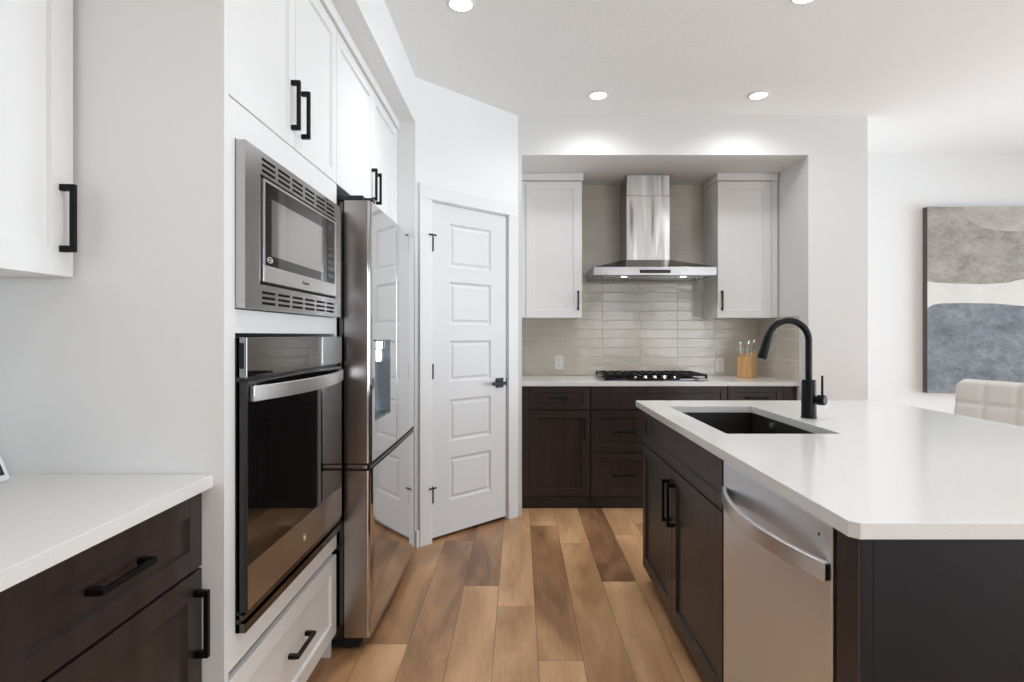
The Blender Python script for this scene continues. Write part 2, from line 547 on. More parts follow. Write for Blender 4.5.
# backsplash tiles: one surface of individually tilted glazed tiles
def tiles(name, u0, u1, z0, z1, uj, pu, pz_, zj, place, seed):
    rnd = random.Random(seed)
    bm = bmesh.new()
    g = .0011
    k = math.floor((u0 - uj) / pu)
    while uj + k * pu < u1:
        a, b = max(uj + k * pu, u0), min(uj + (k + 1) * pu, u1)
        j = math.floor((z0 - zj) / pz_)
        while zj + j * pz_ < z1:
            c, d = max(zj + j * pz_, z0), min(zj + (j + 1) * pz_, z1)
            if b - a > .01 and d - c > .008:
                tx, tz, off = rnd.uniform(-.006, .006), rnd.uniform(-.012, .012), rnd.uniform(0, .0008)
                def pt(u, z, ins, base):
                    uu = u + (ins if u == a else -ins); vv = z + (ins if z == c else -ins)
                    dep = base if base == 0 else base + off + tx * (uu - (a + b) / 2) + tz * (vv - (c + d) / 2)
                    return bm.verts.new(place(uu, vv, dep))
                cn = ((a, c), (b, c), (b, d), (a, d))
                r0 = [pt(u, z, g, 0) for u, z in cn]
                r1 = [pt(u, z, g, .0055) for u, z in cn]
                r2 = [pt(u, z, g + .0022, .0072) for u, z in cn]
                for q in range(4):
                    bm.faces.new((r0[q], r0[(q + 1) % 4], r1[(q + 1) % 4], r1[q]))
                    bm.faces.new((r1[q], r1[(q + 1) % 4], r2[(q + 1) % 4], r2[q]))
                bm.faces.new(r2)
            j += 1
        k += 1
    nf = len(bm.faces)
    v = [bm.verts.new(place(u, z, .0062)) for u, z in ((u0, z0), (u1, z0), (u1, z1), (u0, z1))]
    bm.faces.new(v)
    bm.faces.ensure_lookup_table()
    bm.faces[nf].material_index = 1
    return struct(name, bm, [M['tile'], M['grout']])


tiles('wall_backsplash', NX0, NX1, .914, NZ, .065, .312, .0765, .914, lambda u, z, d: (u, NY1 + .0075 - d, z), 3)
tiles('wall_backsplash_side', 4.0, NY1, .914, 1.39, 4.02, .312, .0765, .914, lambda u, z, d: (NX1 - d, u, z), 4)

# ------------------------------------------------------------------ cabinetry helpers (local frame: front faces -y, x to the right)
def shaker(x0, x1, z0, z1, st=.058, th=.02, rec=.010):
    bm = bmesh.new()
    e = .0012
    box(bm, x0, x0 + st, -th, 0, z0, z1, e); box(bm, x1 - st, x1, -th, 0, z0, z1, e)
    box(bm, x0 + st, x1 - st, -th, 0, z0, z0 + st, e); box(bm, x0 + st, x1 - st, -th, 0, z1 - st, z1, e)
    c = .003
    o_ = [(x0 + st, z0 + st), (x1 - st, z0 + st), (x1 - st, z1 - st), (x0 + st, z1 - st)]
    i_ = [(x0 + st + c, z0 + st + c), (x1 - st - c, z0 + st + c), (x1 - st - c, z1 - st - c), (x0 + st + c, z1 - st - c)]
    vo = [bm.verts.new((x, -th + .0025, z)) for x, z in o_]; vi = [bm.verts.new((x, -th + rec, z)) for x, z in i_]
    vb = [bm.verts.new((x, -.002, z)) for x, z in o_]
    for k in range(4):
        bm.faces.new((vo[k], vo[(k + 1) % 4], vi[(k + 1) % 4], vi[k])); bm.faces.new((vo[k], vb[k], vb[(k + 1) % 4], vo[(k + 1) % 4]))
    bm.faces.new(vi); bm.faces.new(vb[::-1])
    return bm


def pull(parent, x, z, length, vertical, out=.034, yf=-.02):
    """square bar pull with two thick feet, centred at x, z"""
    bm = bmesh.new()
    h, b = length / 2, .0055
    y1, y0 = yf - out, yf - out + .011
    if vertical:
        box(bm, x - b, x + b, y1, y0, z - h, z + h, .001)
        for s in (-1, 1): box(bm, x - b - .001, x + b + .001, y0 - .002, yf, z + s * h - (s > 0) * .015, z + s * h + (s < 0) * .015, .001)
    else:
        box(bm, x - h, x + h, y1, y0, z - b, z + b, .001)
        for s in (-1, 1): box(bm, x + s * h - (s > 0) * .015, x + s * h + (s < 0) * .015, y0 - .002, yf, z - b - .001, z + b + .001, .001)
    return obj('handle', bm, M['black'], parent)


def carcass(w_, d, z0, z1, toe=0.0, x0=0.0, extra=()):
    bm = bmesh.new()
    t = .018
    y0 = .002
    box(bm, x0, x0 + t, y0, d, z0, z1); box(bm, w_ - t, w_, y0, d, z0, z1)
    box(bm, x0 + t, w_ - t, y0, d, z0, z0 + t); box(bm, x0 + t, w_ - t, d - .01, d, z0 + t, z1)
    box(bm, x0 + t, w_ - t, y0, d - .01, z1 - t, z1)
    for e in extra: box(bm, *e)
    return bm


# ------------------------------------------------------------------ left run: base cabinet, countertop, wall cabinet
ROT_L, ROT_R = PI / 2, -PI / 2
FX = -.763         # door front plane of the left base run
cab = thing('base_cabinet', 'dark brown base cabinet with drawer over door, under the left white countertop', 'cabinet', (FX - .02, .812, 0), ROT_L)
CW = 1.350 - .812
obj('body', carcass(CW, .575, .085, .884), M['dark'], cab); obj('toe_kick', B((0, CW, .055, .07, 0, .085)), M['toe'], cab)
d = obj('drawer', shaker(.002, CW - .002, .697, .877, .05), M['dark'], cab); pull(d, 1.057 - .812, .797, .15, False)
d = obj('door', shaker(.002, CW - .002, .09, .690, .058), M['dark'], cab); pull(d, 1.317 - .812, .571, .158, True)
cab2 = thing('base_cabinet', 'sliver of dark brown base cabinet at the left edge of the frame', 'cabinet', (FX - .02, .25, 0), ROT_L)
obj('body', carcass(.56, .575, .085, .884), M['dark'], cab2); obj('toe_kick', B((0, .56, .055, .07, 0, .085)), M['toe'], cab2)
d = obj('drawer', shaker(.002, .558, .697, .877, .05), M['dark'], cab2); pull(d, .28, .797, .19, False)
d = obj('door', shaker(.002, .558, .09, .690, .058), M['dark'], cab2); pull(d, .05, .571, .158, True)
tag(obj('countertop', B((XL + .001, -.737, -.6, 1.352, .884, .914), bv=.0015), M['quartz']),
    'white quartz countertop over the dark cabinets at far left', 'countertop')
UX = -1.068
uc = thing('wall_cabinet', 'white wall cabinet with vertical black handle, above the left countertop', 'cabinet', (UX - .02, .56, 0), ROT_L)
UW = 1.343 - .56
obj('body', carcass(UW, .275, 1.390, 2.44), M['white'], uc)
d = obj('door', shaker(UW / 2 + .0015, UW - .001, 1.388, 2.43, .063), M['white'], uc); pull(d, 1.306 - .56, 1.522, .158, True)
d = obj('door', shaker(.001, UW / 2 - .0015, 1.388, 2.43, .063), M['white'], uc); pull(d, .05, 1.522, .158, True)

# ------------------------------------------------------------------ tall oven cabinet
TX = -.713
tc_ = thing('oven_cabinet', 'tall white cabinet housing the microwave and wall oven, bottom drawer', 'cabinet', (TX - .02, 1.354, 0), ROT_L)
W1 = 2.188 - 1.354
bm = bmesh.new()
dp = -(XL - (TX - .02)) - .003
box(bm, 0, .02, -.02, dp, 0, 2.452); box(bm, W1 - .02, W1, 0, dp, 0, 2.452)
box(bm, .02, W1 - .02, dp - .01, dp, .06, 2.452)
for za, zb in ((.42, .50), (1.255, 1.315), (1.745, 1.838)):
    box(bm, .02, W1 - .0, -.02, .0, za, zb)
    box(bm, .02, W1 - .02, 0, dp - .01, (za + zb) / 2 - .009, (za + zb) / 2 + .009)
box(bm, .02, .052, -.02, 0, .50, 1.255); box(bm, .02, .052, -.02, 0, 1.315, 1.745)
box(bm, W1 - .024, W1, -.02, 0, .50, 1.255); box(bm, W1 - .024, W1, -.02, 0, 1.315, 1.745)
box(bm, .02, W1, .05, .065, 0, .085)
box(bm, .02, W1 - .02, 0, dp - .01, 2.43, 2.452)
obj('body', bm, M['white'], tc_)
MIDD = 1.785 - 1.354
d = obj('door', shaker(.0212, MIDD - .0015, 1.842, 2.448, .048), M['white'], tc_); pull(d, 1.756 - 1.354, 1.970, .155, True, .028)
d = obj('door', shaker(MIDD + .0015, W1 - .001, 1.842, 2.448, .048), M['white'], tc_); pull(d, 1.838 - 1.354, 1.970, .155, True, .028)
d = obj('drawer', shaker(.023, W1 - .002, .088, .395, .055), M['white'], tc_); pull(d, W1 / 2 + .03, .255, .150, False)

fc = thing('fridge_cabinet', 'white two-door cabinet high above the refrigerator', 'cabinet', (TX - .02, 2.19, 0), ROT_L)
W2 = 3.268 - 2.19
obj('body', carcass(W2, dp, 1.842, 2.452), M['white'], fc)
M2 = 2.745 - 2.19
d = obj('door', shaker(.001, M2 - .0015, 1.842, 2.448, .05), M['white'], fc); pull(d, 2.712 - 2.19, 1.978, .155, True, .028)
d = obj('door', shaker(M2 + .0015, W2 - .001, 1.842, 2.448, .05), M['white'], fc); pull(d, 2.795 - 2.19, 1.978, .155, True, .028)
tag(obj('crown_moulding', B((XL + .01, TX + .012, 1.352, 3.286, 2.453, 2.499), bv=.002), M['white']),
    'narrow white crown trim along the top of the tall cabinets', 'moulding')
tag(obj('end_panel', B((XL + .01, TX, 3.270, 3.287, .0, 2.452)), M['white']), 'white panel at far side of the refrigerator', 'panel')

# ------------------------------------------------------------------ wall oven
OY0, OY1 = 1.407, 2.163
OW = OY1 - OY0
OF = .027        # how far the front stands proud of the cabinet face
ov = thing('built_in_oven', 'built-in wall oven with black glass door and curved steel handle', 'oven', (TX + .0008, OY0, .5), ROT_L)
OB = .016
obj('housing', B((.0, OW, -OF + .022 - .005, .0, 0, .743), (.01, OW - .01, 0, .55, .01, .74)), M['black_plastic'], ov)
p = obj('control_panel', B((0, OW, -OF - .001, -.001, .642, .744), bv=.0015), M['panel_gloss'], ov)
obj('side_vent', B((-.0008, .001, -OF + .006, -.009, .665, .73)), M['void'], p)
tbm = bmesh.new()
box(tbm, .001, OW - .001, -OF, -.001, .167, .632, .0015)
dd = obj('oven_door', tbm, M['black_gloss'], ov)
obj('lower_panel', B((.0005, OW - .0005, -OF - .001, -.001, .052, .1665), bv=.0015), M['steel_oven'], dd)
obj('door_edge', B((.0, .006, -OF - .0015, -.002, .052, .632)), M['black_plastic'], dd)
obj('vent_trim', B((0, OW, -OF + .006, 0, .032, .045), (0, OW, -OF + .002, 0, 0.0, .024), bv=.001), M['dark_steel'], ov)


def bowed(x0, x1, depth, yf, n=24):
    pts = []
    for i in range(n + 1):
        s = i / n
        y = yf - depth * (1 - abs(2 * s - 1) ** 2.2)
        pts.append((x0 + (x1 - x0) * s, y))
    return pts


hb = bmesh.new()
ribbon(hb, bowed(.018, OW - .018, .048, -OF - .006), .040, .012, .580)
obj('handle', hb, M['steel_handle'], dd, smooth=True, bevel=.002)
# round monogram badge
eb = bmesh.new()
lathe(eb, [(.0125, 0), (.0125, .0012), (.0105, .0012), (.0105, .0006)], (0, 0, 0), 24)
em = obj('emblem', eb, M['chrome'], dd)
em.location = (OW / 2, -OF - .0012, .105); em.rotation_euler = (PI / 2, 0, 0)
text('monogram', 'ge', .014, M['plate'], em, (0, .001, .0016), (0, 0, .1))

# ------------------------------------------------------------------ microwave
MZ = 1.318
mw = thing('microwave', 'built-in microwave in a vented steel trim frame above the oven', 'microwave', (TX + .0008, OY0, MZ), ROT_L)
MF = .024
i0, i1, k0, k1 = .083, .688, .067, .362     # microwave face inside the trim kit
tk = bmesh.new()
TZ = .424
box(tk, 0, i0, -MF, 0, 0, TZ); box(tk, i1, OW, -MF, 0, 0, TZ)
# slotted strips above and below: bars between the slots
def slotted(bm, za, zb, s0, s1):
    n, rows = 6, 3
    gw = (i1 - i0) / n
    sh = (s1 - s0) / (rows * 2 - 1)
    box(bm, i0, i1, -MF, 0, za, s0); box(bm, i0, i1, -MF, 0, s1, zb)
    for r in range(rows):
        z = s0 + 2 * r * sh
        if r < rows - 1: box(bm, i0, i1, -MF, 0, z + sh, z + 2 * sh)
        for g in range(n + 1):
            c = i0 + g * gw
            box(bm, max(i0, c - .009), min(i1, c + .009), -MF, 0, z, z + sh)
slotted(tk, 0, k0, .014, .050)
slotted(tk, k1, TZ, .370, .408)
t1 = obj('trim_frame', tk, M['steel_trim'], mw)
obj('slot_backing', B((i0, i1, -.006, -.001, .004, k0 - .002), (i0, i1, -.006, -.001, k1 + .002, TZ - .004)), M['void'], t1)
obj('body', B((.06, .70, .0, .42, .03, .39)), M['black_plastic'], mw)
obj('gap', B((i0, i1, -.012, -.002, k0, k1)), M['void'], mw)
xa, xb, za, zb = i0 + .008, i1 - .008, k0 + .008, k1 - .010
xc = .585
fb = bmesh.new()
box(fb, xa, xb, -MF - .006, -.012, za, za + .045, .001)
box(fb, xa, xa + .008, -MF - .006, -.012, za + .045, zb); box(fb, xa + .008, xb, -MF - .006, -.012, zb - .006, zb)
box(fb, xb - .012, xb, -MF - .006, -.012, za + .045, zb - .006)
mdoor = obj('fascia', fb, M['steel_handle'], mw)
text('brand_name', 'Panasonic', .014, M['dark_steel'], mdoor, ((xa + xb) / 2, -MF - .0063, za + .022), (PI / 2, 0, 0))
gl = obj('door', B((xa + .008, xc, -MF - .004, -.012, za + .045, zb - .006)), M['black_gloss'], mw)
obj('window', B((xa + .05, xc - .035, -MF - .0045, -MF - .004, za + .075, zb - .045)), M['window_glassy'], gl)
st = bmesh.new()
tube(st, [(xa + .04 + .016 * math.cos(t), -MF - .0045, za + .062 + .007 * math.sin(t)) for t in [k * PI / 10 for k in range(21)]], .001, 6, False)
tube(st, [(xa + .028, -MF - .0045, za + .062), (xa + .052, -MF - .0045, za + .062)], .0012, 6)
obj('sticker', st, M['plate'], gl)
cp = obj('control_panel', B((xc + .002, xb - .012, -MF - .0045, -.012, za + .045, zb - .006)), M['black_plastic'], mw)
kb = bmesh.new()
for r in range(7):
    for c in range(3):
        if r < 6:
            cx, cz = xc + .018 + c * .02, za + .07 + r * .025
            box(kb, cx - .007, cx + .007, -MF - .006, -MF - .0045, cz - .007, cz + .007, .001)
obj('keypad', kb, M['dark_steel'], cp)
obj('display', B((xc + .01, xb - .02, -MF - .0052, -MF - .0045, zb - .042, zb - .018)), M['screen'], cp)

# ------------------------------------------------------------------ refrigerator
FY0, FY1 = 2.203, 3.135
FWD = FY1 - FY0
FR = -.587
fg = thing('refrigerator', 'stainless french-door refrigerator with water dispenser and bottom freezer drawer', 'refrigerator', (FR, FY0, 0), ROT_L)
obj('case', B((.004, FWD - .004, .105, .74, .05, 1.775)), M['dark_steel'], fg)
obj('base_grille', B((.02, FWD - .02, .05, .70, .012, .055)), M['void'], fg)
for x in (.05, FWD - .05):
    for y in (.1, .6):
        fb = bmesh.new(); lathe(fb, [(.018, 0), (.018, .02)], (x, y, 0), 12)
        obj('foot', fb, M['black_plastic'], fg)


def bow(x):
    s = (x - FWD / 2) / (FWD / 2)
    return -.004 * (1 - s * s)


def curved_door(x0, x1, z0, z1, th=.1, r=.014, hole=None, rl=None, rr=None):
    rl = rl or r; rr = rr or r
    """door slab with bowed front and rounded vertical edges; hole = (x0, x1, z0, z1, depth) recess"""
    bm = bmesh.new()
    xs = []
    n = 14
    for k in range(6):
        a = k / 5 * PI / 2
        xs.append((x0 + rl - rl * math.cos(a), rl - rl * math.sin(a)))
    inner = [x0 + rl + (x1 - x0 - rl - rr) * i / n for i in range(1, n)]
    if hole:
        inner = sorted([x for x in inner if abs(x - hole[0]) > .012 and abs(x - hole[1]) > .012] + [hole[0], hole[1]])
    for x in inner: xs.append((x, 0))
    for k in range(6):
        a = PI / 2 - k / 5 * PI / 2
        xs.append((x1 - rr + rr * math.cos(a), rr - rr * math.sin(a)))
    front = [(x, bow(x) + y) for x, y in xs]
    zs = [z0, z1] if not hole else [z0, hole[2], hole[3], z1]
    cols = [[bm.verts.new((x, y, z)) for z in zs] for x, y in front]
    for i in range(len(cols) - 1):
        for j in range(len(zs) - 1):
            if hole and j == 1 and front[i][0] >= hole[0] - 1e-6 and front[i + 1][0] <= hole[1] + 1e-6:
                continue
            bm.faces.new((cols[i][j], cols[i + 1][j], cols[i + 1][j + 1], cols[i][j + 1]))
    bl = [bm.verts.new((x0, th, z)) for z in zs]; br = [bm.verts.new((x1, th, z)) for z in zs]
    for j in range(len(zs) - 1):
        bm.faces.new((bl[j], cols[0][j], cols[0][j + 1], bl[j + 1]))
        bm.faces.new((cols[-1][j], br[j], br[j + 1], cols[-1][j + 1]))
        bm.faces.new((br[j], bl[j], bl[j + 1], br[j + 1]))
    bm.faces.new([c[-1] for c in cols] + [br[-1], bl[-1]])
    bm.faces.new([c[0] for c in cols][::-1] + [bl[0], br[0]])
    bm.normal_update()
    for f in bm.faces:
        if abs(f.normal.x) > .97: f.material_index = 1
    return bm


HX = (2.275 - FY0, 2.575 - FY0 - .035, .90, 1.225)
MD = FWD / 2
ld = obj('left_door', curved_door(0, MD - .0012, .745, 1.78, hole=HX, rr=.003), [M['steel_mirror'], M['steel_side']], fg, smooth=True)
rd = obj('right_door', curved_door(MD + .0012, FWD, .745, 1.78, rl=.003, rr=.006), [M['steel_mirror'], M['steel_side']], fg, smooth=True)
fd = obj('freezer_drawer', curved_door(0, FWD, .058, .715, rr=.006), [M['steel_mirror'], M['steel_side']], fg, smooth=True)
obj('handle_recess', B((.004, FWD - .004, .02, .10, .712, .748)), M['black_plastic'], fg)
hl = bmesh.new()
ribbon(hl, [(FWD * (.004 + .992 * i / 16), bow(FWD * i / 16) + .012) for i in range(17)], .034, .02, .7135)
obj('grip_strip', hl, M['void'], fg)
hl = bmesh.new()
ribbon(hl, [(FWD * (.006 + .988 * i / 16), bow(FWD * i / 16) + .010) for i in range(17)], .004, .022, .7265)
obj('grip_trim', hl, M['steel'], fg)
# dispenser bay
x0, x1, z0, z1 = HX
db = bmesh.new()
dq = .075
yb0, yb1 = bow(x0), bow(x1)
A_ = [(x0, yb0), (x0, dq), (x1, dq), (x1, yb1)]
vv = [[db.verts.new((x, y, z)) for z in (z0, z1)] for x, y in A_]
for i in range(3): db.faces.new((vv[i][0], vv[i + 1][0], vv[i + 1][1], vv[i][1]))
db.faces.new([v[0] for v in vv]); db.faces.new([v[1] for v in vv][::-1])
dis = obj('water_dispenser', db, M['dispenser'], ld)
xm = (x0 + x1) / 2
nb = bmesh.new()
lathe(nb, [(.032, 0), (.032, .05), (.040, .055), (.040, .085)], (xm, .03, z1 - .087), 20)
obj('nozzle', nb, M['chrome'], dis, smooth=True)
obj('paddle', B((xm - .03, xm + .03, .05, .058, z0 + .05, z1 - .1), bv=.003), M['black_plastic'], dis)
obj('drip_tray', B((x0 + .003, x1 - .003, bow(xm) + .004, dq - .002, z0 + .001, z0 + .008)), M['dark_steel'], dis)
obj('dispenser_rim', B((x0 - .004, x1 + .004, bow(xm) - .0025, bow(xm) + .006, z1, z1 + .005)), M['dark_steel'], dis)
obj('badge', B((.030, .042, bow(.036) - .0012, bow(.036) + .001, 1.03, 1.075)), M['dark_steel'], ld)
hb = bmesh.new()
box(hb, .01, .09, .03, .16, 1.783, 1.803, .004); box(hb, .03, .07, -.005, .06, 1.7815, 1.797, .003)
obj('hinge_cover', hb, M['black_plastic'], fg)
hb = bmesh.new()
box(hb, FWD - .09, FWD - .01, .03, .16, 1.783, 1.803, .004)
obj('hinge_cover', hb, M['black_plastic'], fg)
obj('middle_hinge', B((.002, .05, .012, .09, .724, .737), bv=.002), M['chrome'], fg)

# ------------------------------------------------------------------ range wall: base cabinets
BY = 4.03
def base(name, label, x0, w_):
    return thing(name, label, 'cabinet', (x0, BY + .02, 0), 0)


bd = NY1 - (BY + .02) - .003
c = base('base_cabinet', 'dark brown base cabinet, drawer over single door, left of the cooktop against pantry wall', NX0 + .002, 0)
WA = .512 - NX0 - .002
obj('body', carcass(WA, bd, .085, .884, extra=[(0, .05, -.019, .002, .085, .884)]), M['dark'], c); obj('toe_kick', B((0, WA, -.010, .01, 0, .085)), M['toe'], c)
d = obj('drawer', shaker(.053, WA - .002, .715, .878, .042), M['dark'], c); pull(d, .265, .797, .15, False)
d = obj('door', shaker(.053, WA - .002, .09, .707, .055), M['dark'], c); pull(d, .447, .575, .145, True)
c = base('drawer_cabinet', 'wide dark brown drawer cabinet directly under the gas cooktop', .515, 0)
WBX = 1.500 - .515
obj('body', carcass(WBX, bd, .085, .884), M['dark'], c); obj('toe_kick', B((0, WBX, -.010, .01, 0, .085)), M['toe'], c)
obj('false_front', shaker(.002, WBX - .002, .715, .878, .045), M['dark'], c)
for za, zb in ((.405, .707), (.09, .397)):
    d = obj('drawer', shaker(.002, WBX - .002, za, zb, .052), M['dark'], c)
    pull(d, .756 - .515, (za + zb) / 2, .17, False); pull(d, WBX - .241, (za + zb) / 2, .17, False)
c = base('base_cabinet', 'dark base cabinet right of the cooktop, below the knife block', 1.503, 0)
WC = NX1 - .002 - 1.503
obj('body', carcass(WC, bd, .085, .884, extra=[(WC - .095, WC, -.019, .002, .085, .884)]), M['dark'], c); obj('toe_kick', B((0, WC, -.010, .01, 0, .085)), M['toe'], c)
d = obj('drawer', shaker(.002, WC - .098, .715, .878, .042), M['dark'], c); pull(d, .21, .797, .15, False)
d = obj('door', shaker(.002, WC - .098, .09, .707, .055), M['dark'], c); pull(d, .05, .575, .145, True)
tag(obj('countertop', B((NX0 + .001, NX1 - .001, 4.0, NY1 - .001, .884, .914), bv=.0015), M['quartz']),
    'white quartz countertop along the tiled range wall under the cooktop', 'countertop')

# wall cabinets beside the hood
ud = NY1 - 4.33 - .002
c = thing('wall_cabinet', 'white wall cabinet left of the range hood', 'cabinet', (NX0 + .001, 4.33, 0))
WU = .485 - NX0 - .001
obj('body', carcass(WU, ud, 1.385, 2.437, extra=[(0, .03, -.019, .002, 1.385, 2.437)]), M['white'], c)
d = obj('door', shaker(.033, WU - .001, 1.383, 2.432, .062), M['white'], c); pull(d, WU - .03, 1.515, .15, True, .026)
obj('crown', B((0, WU + .008, -.034, ud, 2.438, NZ - .002), bv=.002), M['white'], c)
c = thing('wall_cabinet', 'white wall cabinet right of the range hood', 'cabinet', (1.530, 4.33, 0))
WU = NX1 - .009 - 1.530
obj('body', carcass(WU, ud, 1.385, 2.437, extra=[(WU - .045, WU, -.019, .002, 1.385, 2.437)]), M['white'], c)
d = obj('door', shaker(.001, WU - .048, 1.383, 2.432, .062), M['white'], c); pull(d, .03, 1.515, .15, True, .026)
obj('crown', B((-.008, WU, -.034, ud, 2.438, NZ - .002), bv=.002), M['white'], c)

# ------------------------------------------------------------------ range hood
HC, HW = 1.014, .918
hd = thing('range_hood', 'stainless chimney range hood over the cooktop', 'range hood', (HC, NY1, 1.69))
hw = HW / 2
hy = -.47
obj('canopy', B((-hw, hw, hy, -.001, .006, .068), bv=.0015), M['steel'], hd)
pb = bmesh.new()
cw, cdp = .169, -.30
lo = [(-hw, hy), (hw, hy), (hw, -.001), (-hw, -.001)]
up = [(-cw - .016, cdp - .004), (cw - .008, cdp - .004), (cw - .008, -.001), (-cw - .016, -.001)]
v0 = [pb.verts.new((x, y, .068)) for x, y in lo]; v1 = [pb.verts.new((x, y, .142)) for x, y in up]
for k in range(4): pb.faces.new((v0[k], v0[(k + 1) % 4], v1[(k + 1) % 4], v1[k]))
pb.faces.new(v1); pb.faces.new(v0[::-1])
obj('sloped_top', pb, M['steel'], hd)
def chimney(w_, dpt, z0, z1):
    bm = bmesh.new(); box(bm, -w_ - .012, w_ - .012, dpt, -.001, z0, z1, .004); return bm
obj('chimney_lower', chimney(cw, cdp, .135, .64), M['steel_hood'], hd)
obj('chimney_upper', chimney(cw - .002, cdp + .002, .638, NZ - 1.69 - .002), M['steel_hood'], hd)
cpn = obj('control_strip', B((-.115, .115, hy - .0015, hy + .002, .021, .046)), M['black_gloss'], hd)
for k in range(6):
    obj('button', B((-.085 + k * .032, -.073 + k * .032, hy - .0022, hy - .0014, .029, .037)), M['dark_steel'], cpn)
fb = bmesh.new()
box(fb, -hw + .02, hw - .02, hy + .02, -.02, 0, .006)
fl = obj('filter_panel', fb, M['dark_steel'], hd)
rb = bmesh.new()
for k in range(22): box(rb, -.40 + k * .037, -.385 + k * .037, hy + .12, -.04, -.002, 0)
obj('baffle', rb, M['steel'], fl)
for sx in (-.22, .225):
    lb = bmesh.new(); lathe(lb, [(.022, -.003), (.022, 0)], (sx, hy + .06, 0), 20)
    obj('hood_lamp', lb, M['led_small'], fl)
    l = bpy.data.lights.new('hood_light', 'SPOT'); l.energy = 4; l.spot_size = math.radians(130); l.spot_blend = 1; l.color = (1, .88, .74); l.shadow_soft_size = .02
    o = bpy.data.objects.new('hood_light', l); o.location = (HC + sx, NY1 + hy + .06, 1.68); C.objects.link(o)

# ------------------------------------------------------------------ gas cooktop
ck = thing('gas_cooktop', 'black gas cooktop with cast grates and steel knobs on the back countertop', 'cooktop', (1.0, 4.085, .914))
obj('base', B((-.378, .378, 0, .46, 0, .020), bv=.004), M['black_gloss'], ck)
for gx in (-.25, 0, .25):
    gb = bmesh.new()
    y0 = .015 if gx else .095
    t = .008
    xa, xb = gx - .122, gx + .122
    for x in (xa, xb): box(gb, x - t, x + t, y0, .44, .034, .048, .001)
    for y in (y0 + t, .44 - t, (y0 + .44) / 2): box(gb, xa, xb, y - t, y + t, .034, .048, .001)
    for x in (gx - .06, gx, gx + .06): box(gb, x - t, x + t, y0, .44, .036, .050, .001)
    for x in (xa, xb):
        for y in (y0 + t, .44 - t): box(gb, x - t, x + t, y - t, y + t, .012, .036)
    obj('grate', gb, M['black'], ck)
for bx, by, r in ((-.25, .12, .034), (-.25, .34, .042), (0, .26, .055), (.25, .12, .042), (.25, .34, .034)):
    bb_ = bmesh.new(); lathe(bb_, [(r, .012), (r, .02), (r * .8, .022), (r * .8, .030), (r * .7, .032)], (bx, by, 0), 24)
    obj('burner', bb_, M['black'], ck, smooth=True)
for k in range(5):
    kb = bmesh.new(); lathe(kb, [(.017, .019), (.017, .022), (.0145, .024), (.0135, .036), (.011, .038)], ((k - 2) * .07, .040, 0), 20)
    box(kb, (k - 2) * .07 - .003, (k - 2) * .07 + .003, .028, .052, .038, .041)
    o = obj('knob', kb, M['chrome'], ck, smooth=True); o['label'] = 'steel knob'

# ------------------------------------------------------------------ outlets
def outlet(x, z, label):
    t = thing('electrical_outlet', label, 'outlet', (x, NY1, z))
    y = -.0005
    obj('plate', B((-.036, .036, -.006 + y, y, -.058, .058), bv=.002), M['plate'], t)
    for dz in (-.024, .024):
        s = obj('socket', B((-.017, .017, -.0085 + y, -.006 + y, dz - .015, dz + .015), bv=.002), M['plate'], t)
        obj('slot', B((-.008, -.006, -.0092 + y, -.0085 + y, dz - .005, dz + .006), (.006, .008, -.0092 + y, -.0085 + y, dz - .005, dz + .006),
                      (-.002, .002, -.0092 + y, -.0085 + y, dz - .011, dz - .008)), M['void'], s)
outlet(.332, 1.025, 'white electrical outlet on the tiles left of the cooktop')
outlet(1.663, .998, 'white electrical outlet on the tiles right of the cooktop, near the knife block')

# ------------------------------------------------------------------ knife block and knives
kbm = bmesh.new()
kx, ky, kr = 1.79, 4.40, math.radians(-40)
w2, d2 = .054, .060
lo = [(-w2, -d2), (w2, -d2), (w2, d2), (-w2, d2)]
v0 = [kbm.verts.new((x, y, 0)) for x, y in lo]
v1 = [kbm.verts.new((x, y, .165 if y < 0 else .20)) for x, y in lo]
kbm.faces.new(v0[::-1]); kbm.faces.new(v1)
for k in range(4): kbm.faces.new((v0[k], v0[(k + 1) % 4], v1[(k + 1) % 4], v1[k]))
bl = obj('knife_block', kbm, M['wood'], bevel=.003)
bl.location = (kx, ky, .914); bl.rotation_euler = (0, 0, kr)
tag(bl, 'light wooden knife block on the back countertop near the corner', 'knife block')
for i, (dx, dy, tilt, ln) in enumerate([(-.030, -.02, -.12, .115), (-.008, .02, .16, .13), (.016, -.02, .02, .11), (.024, .025, .2, .135), (-.03, .03, .02, .10)]):
    kn = bmesh.new()
    p = Vector((dx, dy, .165))
    top = p + Vector((tilt * ln, 0, ln))
    mid = (p + top) / 2 + Vector((-.006, 0, 0))
    tube(kn, [p, mid, p + (top - p) * .8], [.0045, .0055, .005], 10)
    q = p + (top - p) * .8
    tube(kn, [q, q + (top - q) * .25, q + (top - q) * .6, top], [.005, .011, .012, .007], 12)
    h = obj('knife', kn, M['chrome'], smooth=True)
    h.location = (kx, ky, .914); h.rotation_euler = (0, 0, kr)
    tag(h, 'steel kitchen knife with round-ended handle standing in the wooden block', 'knife', 'knives in the wooden block')

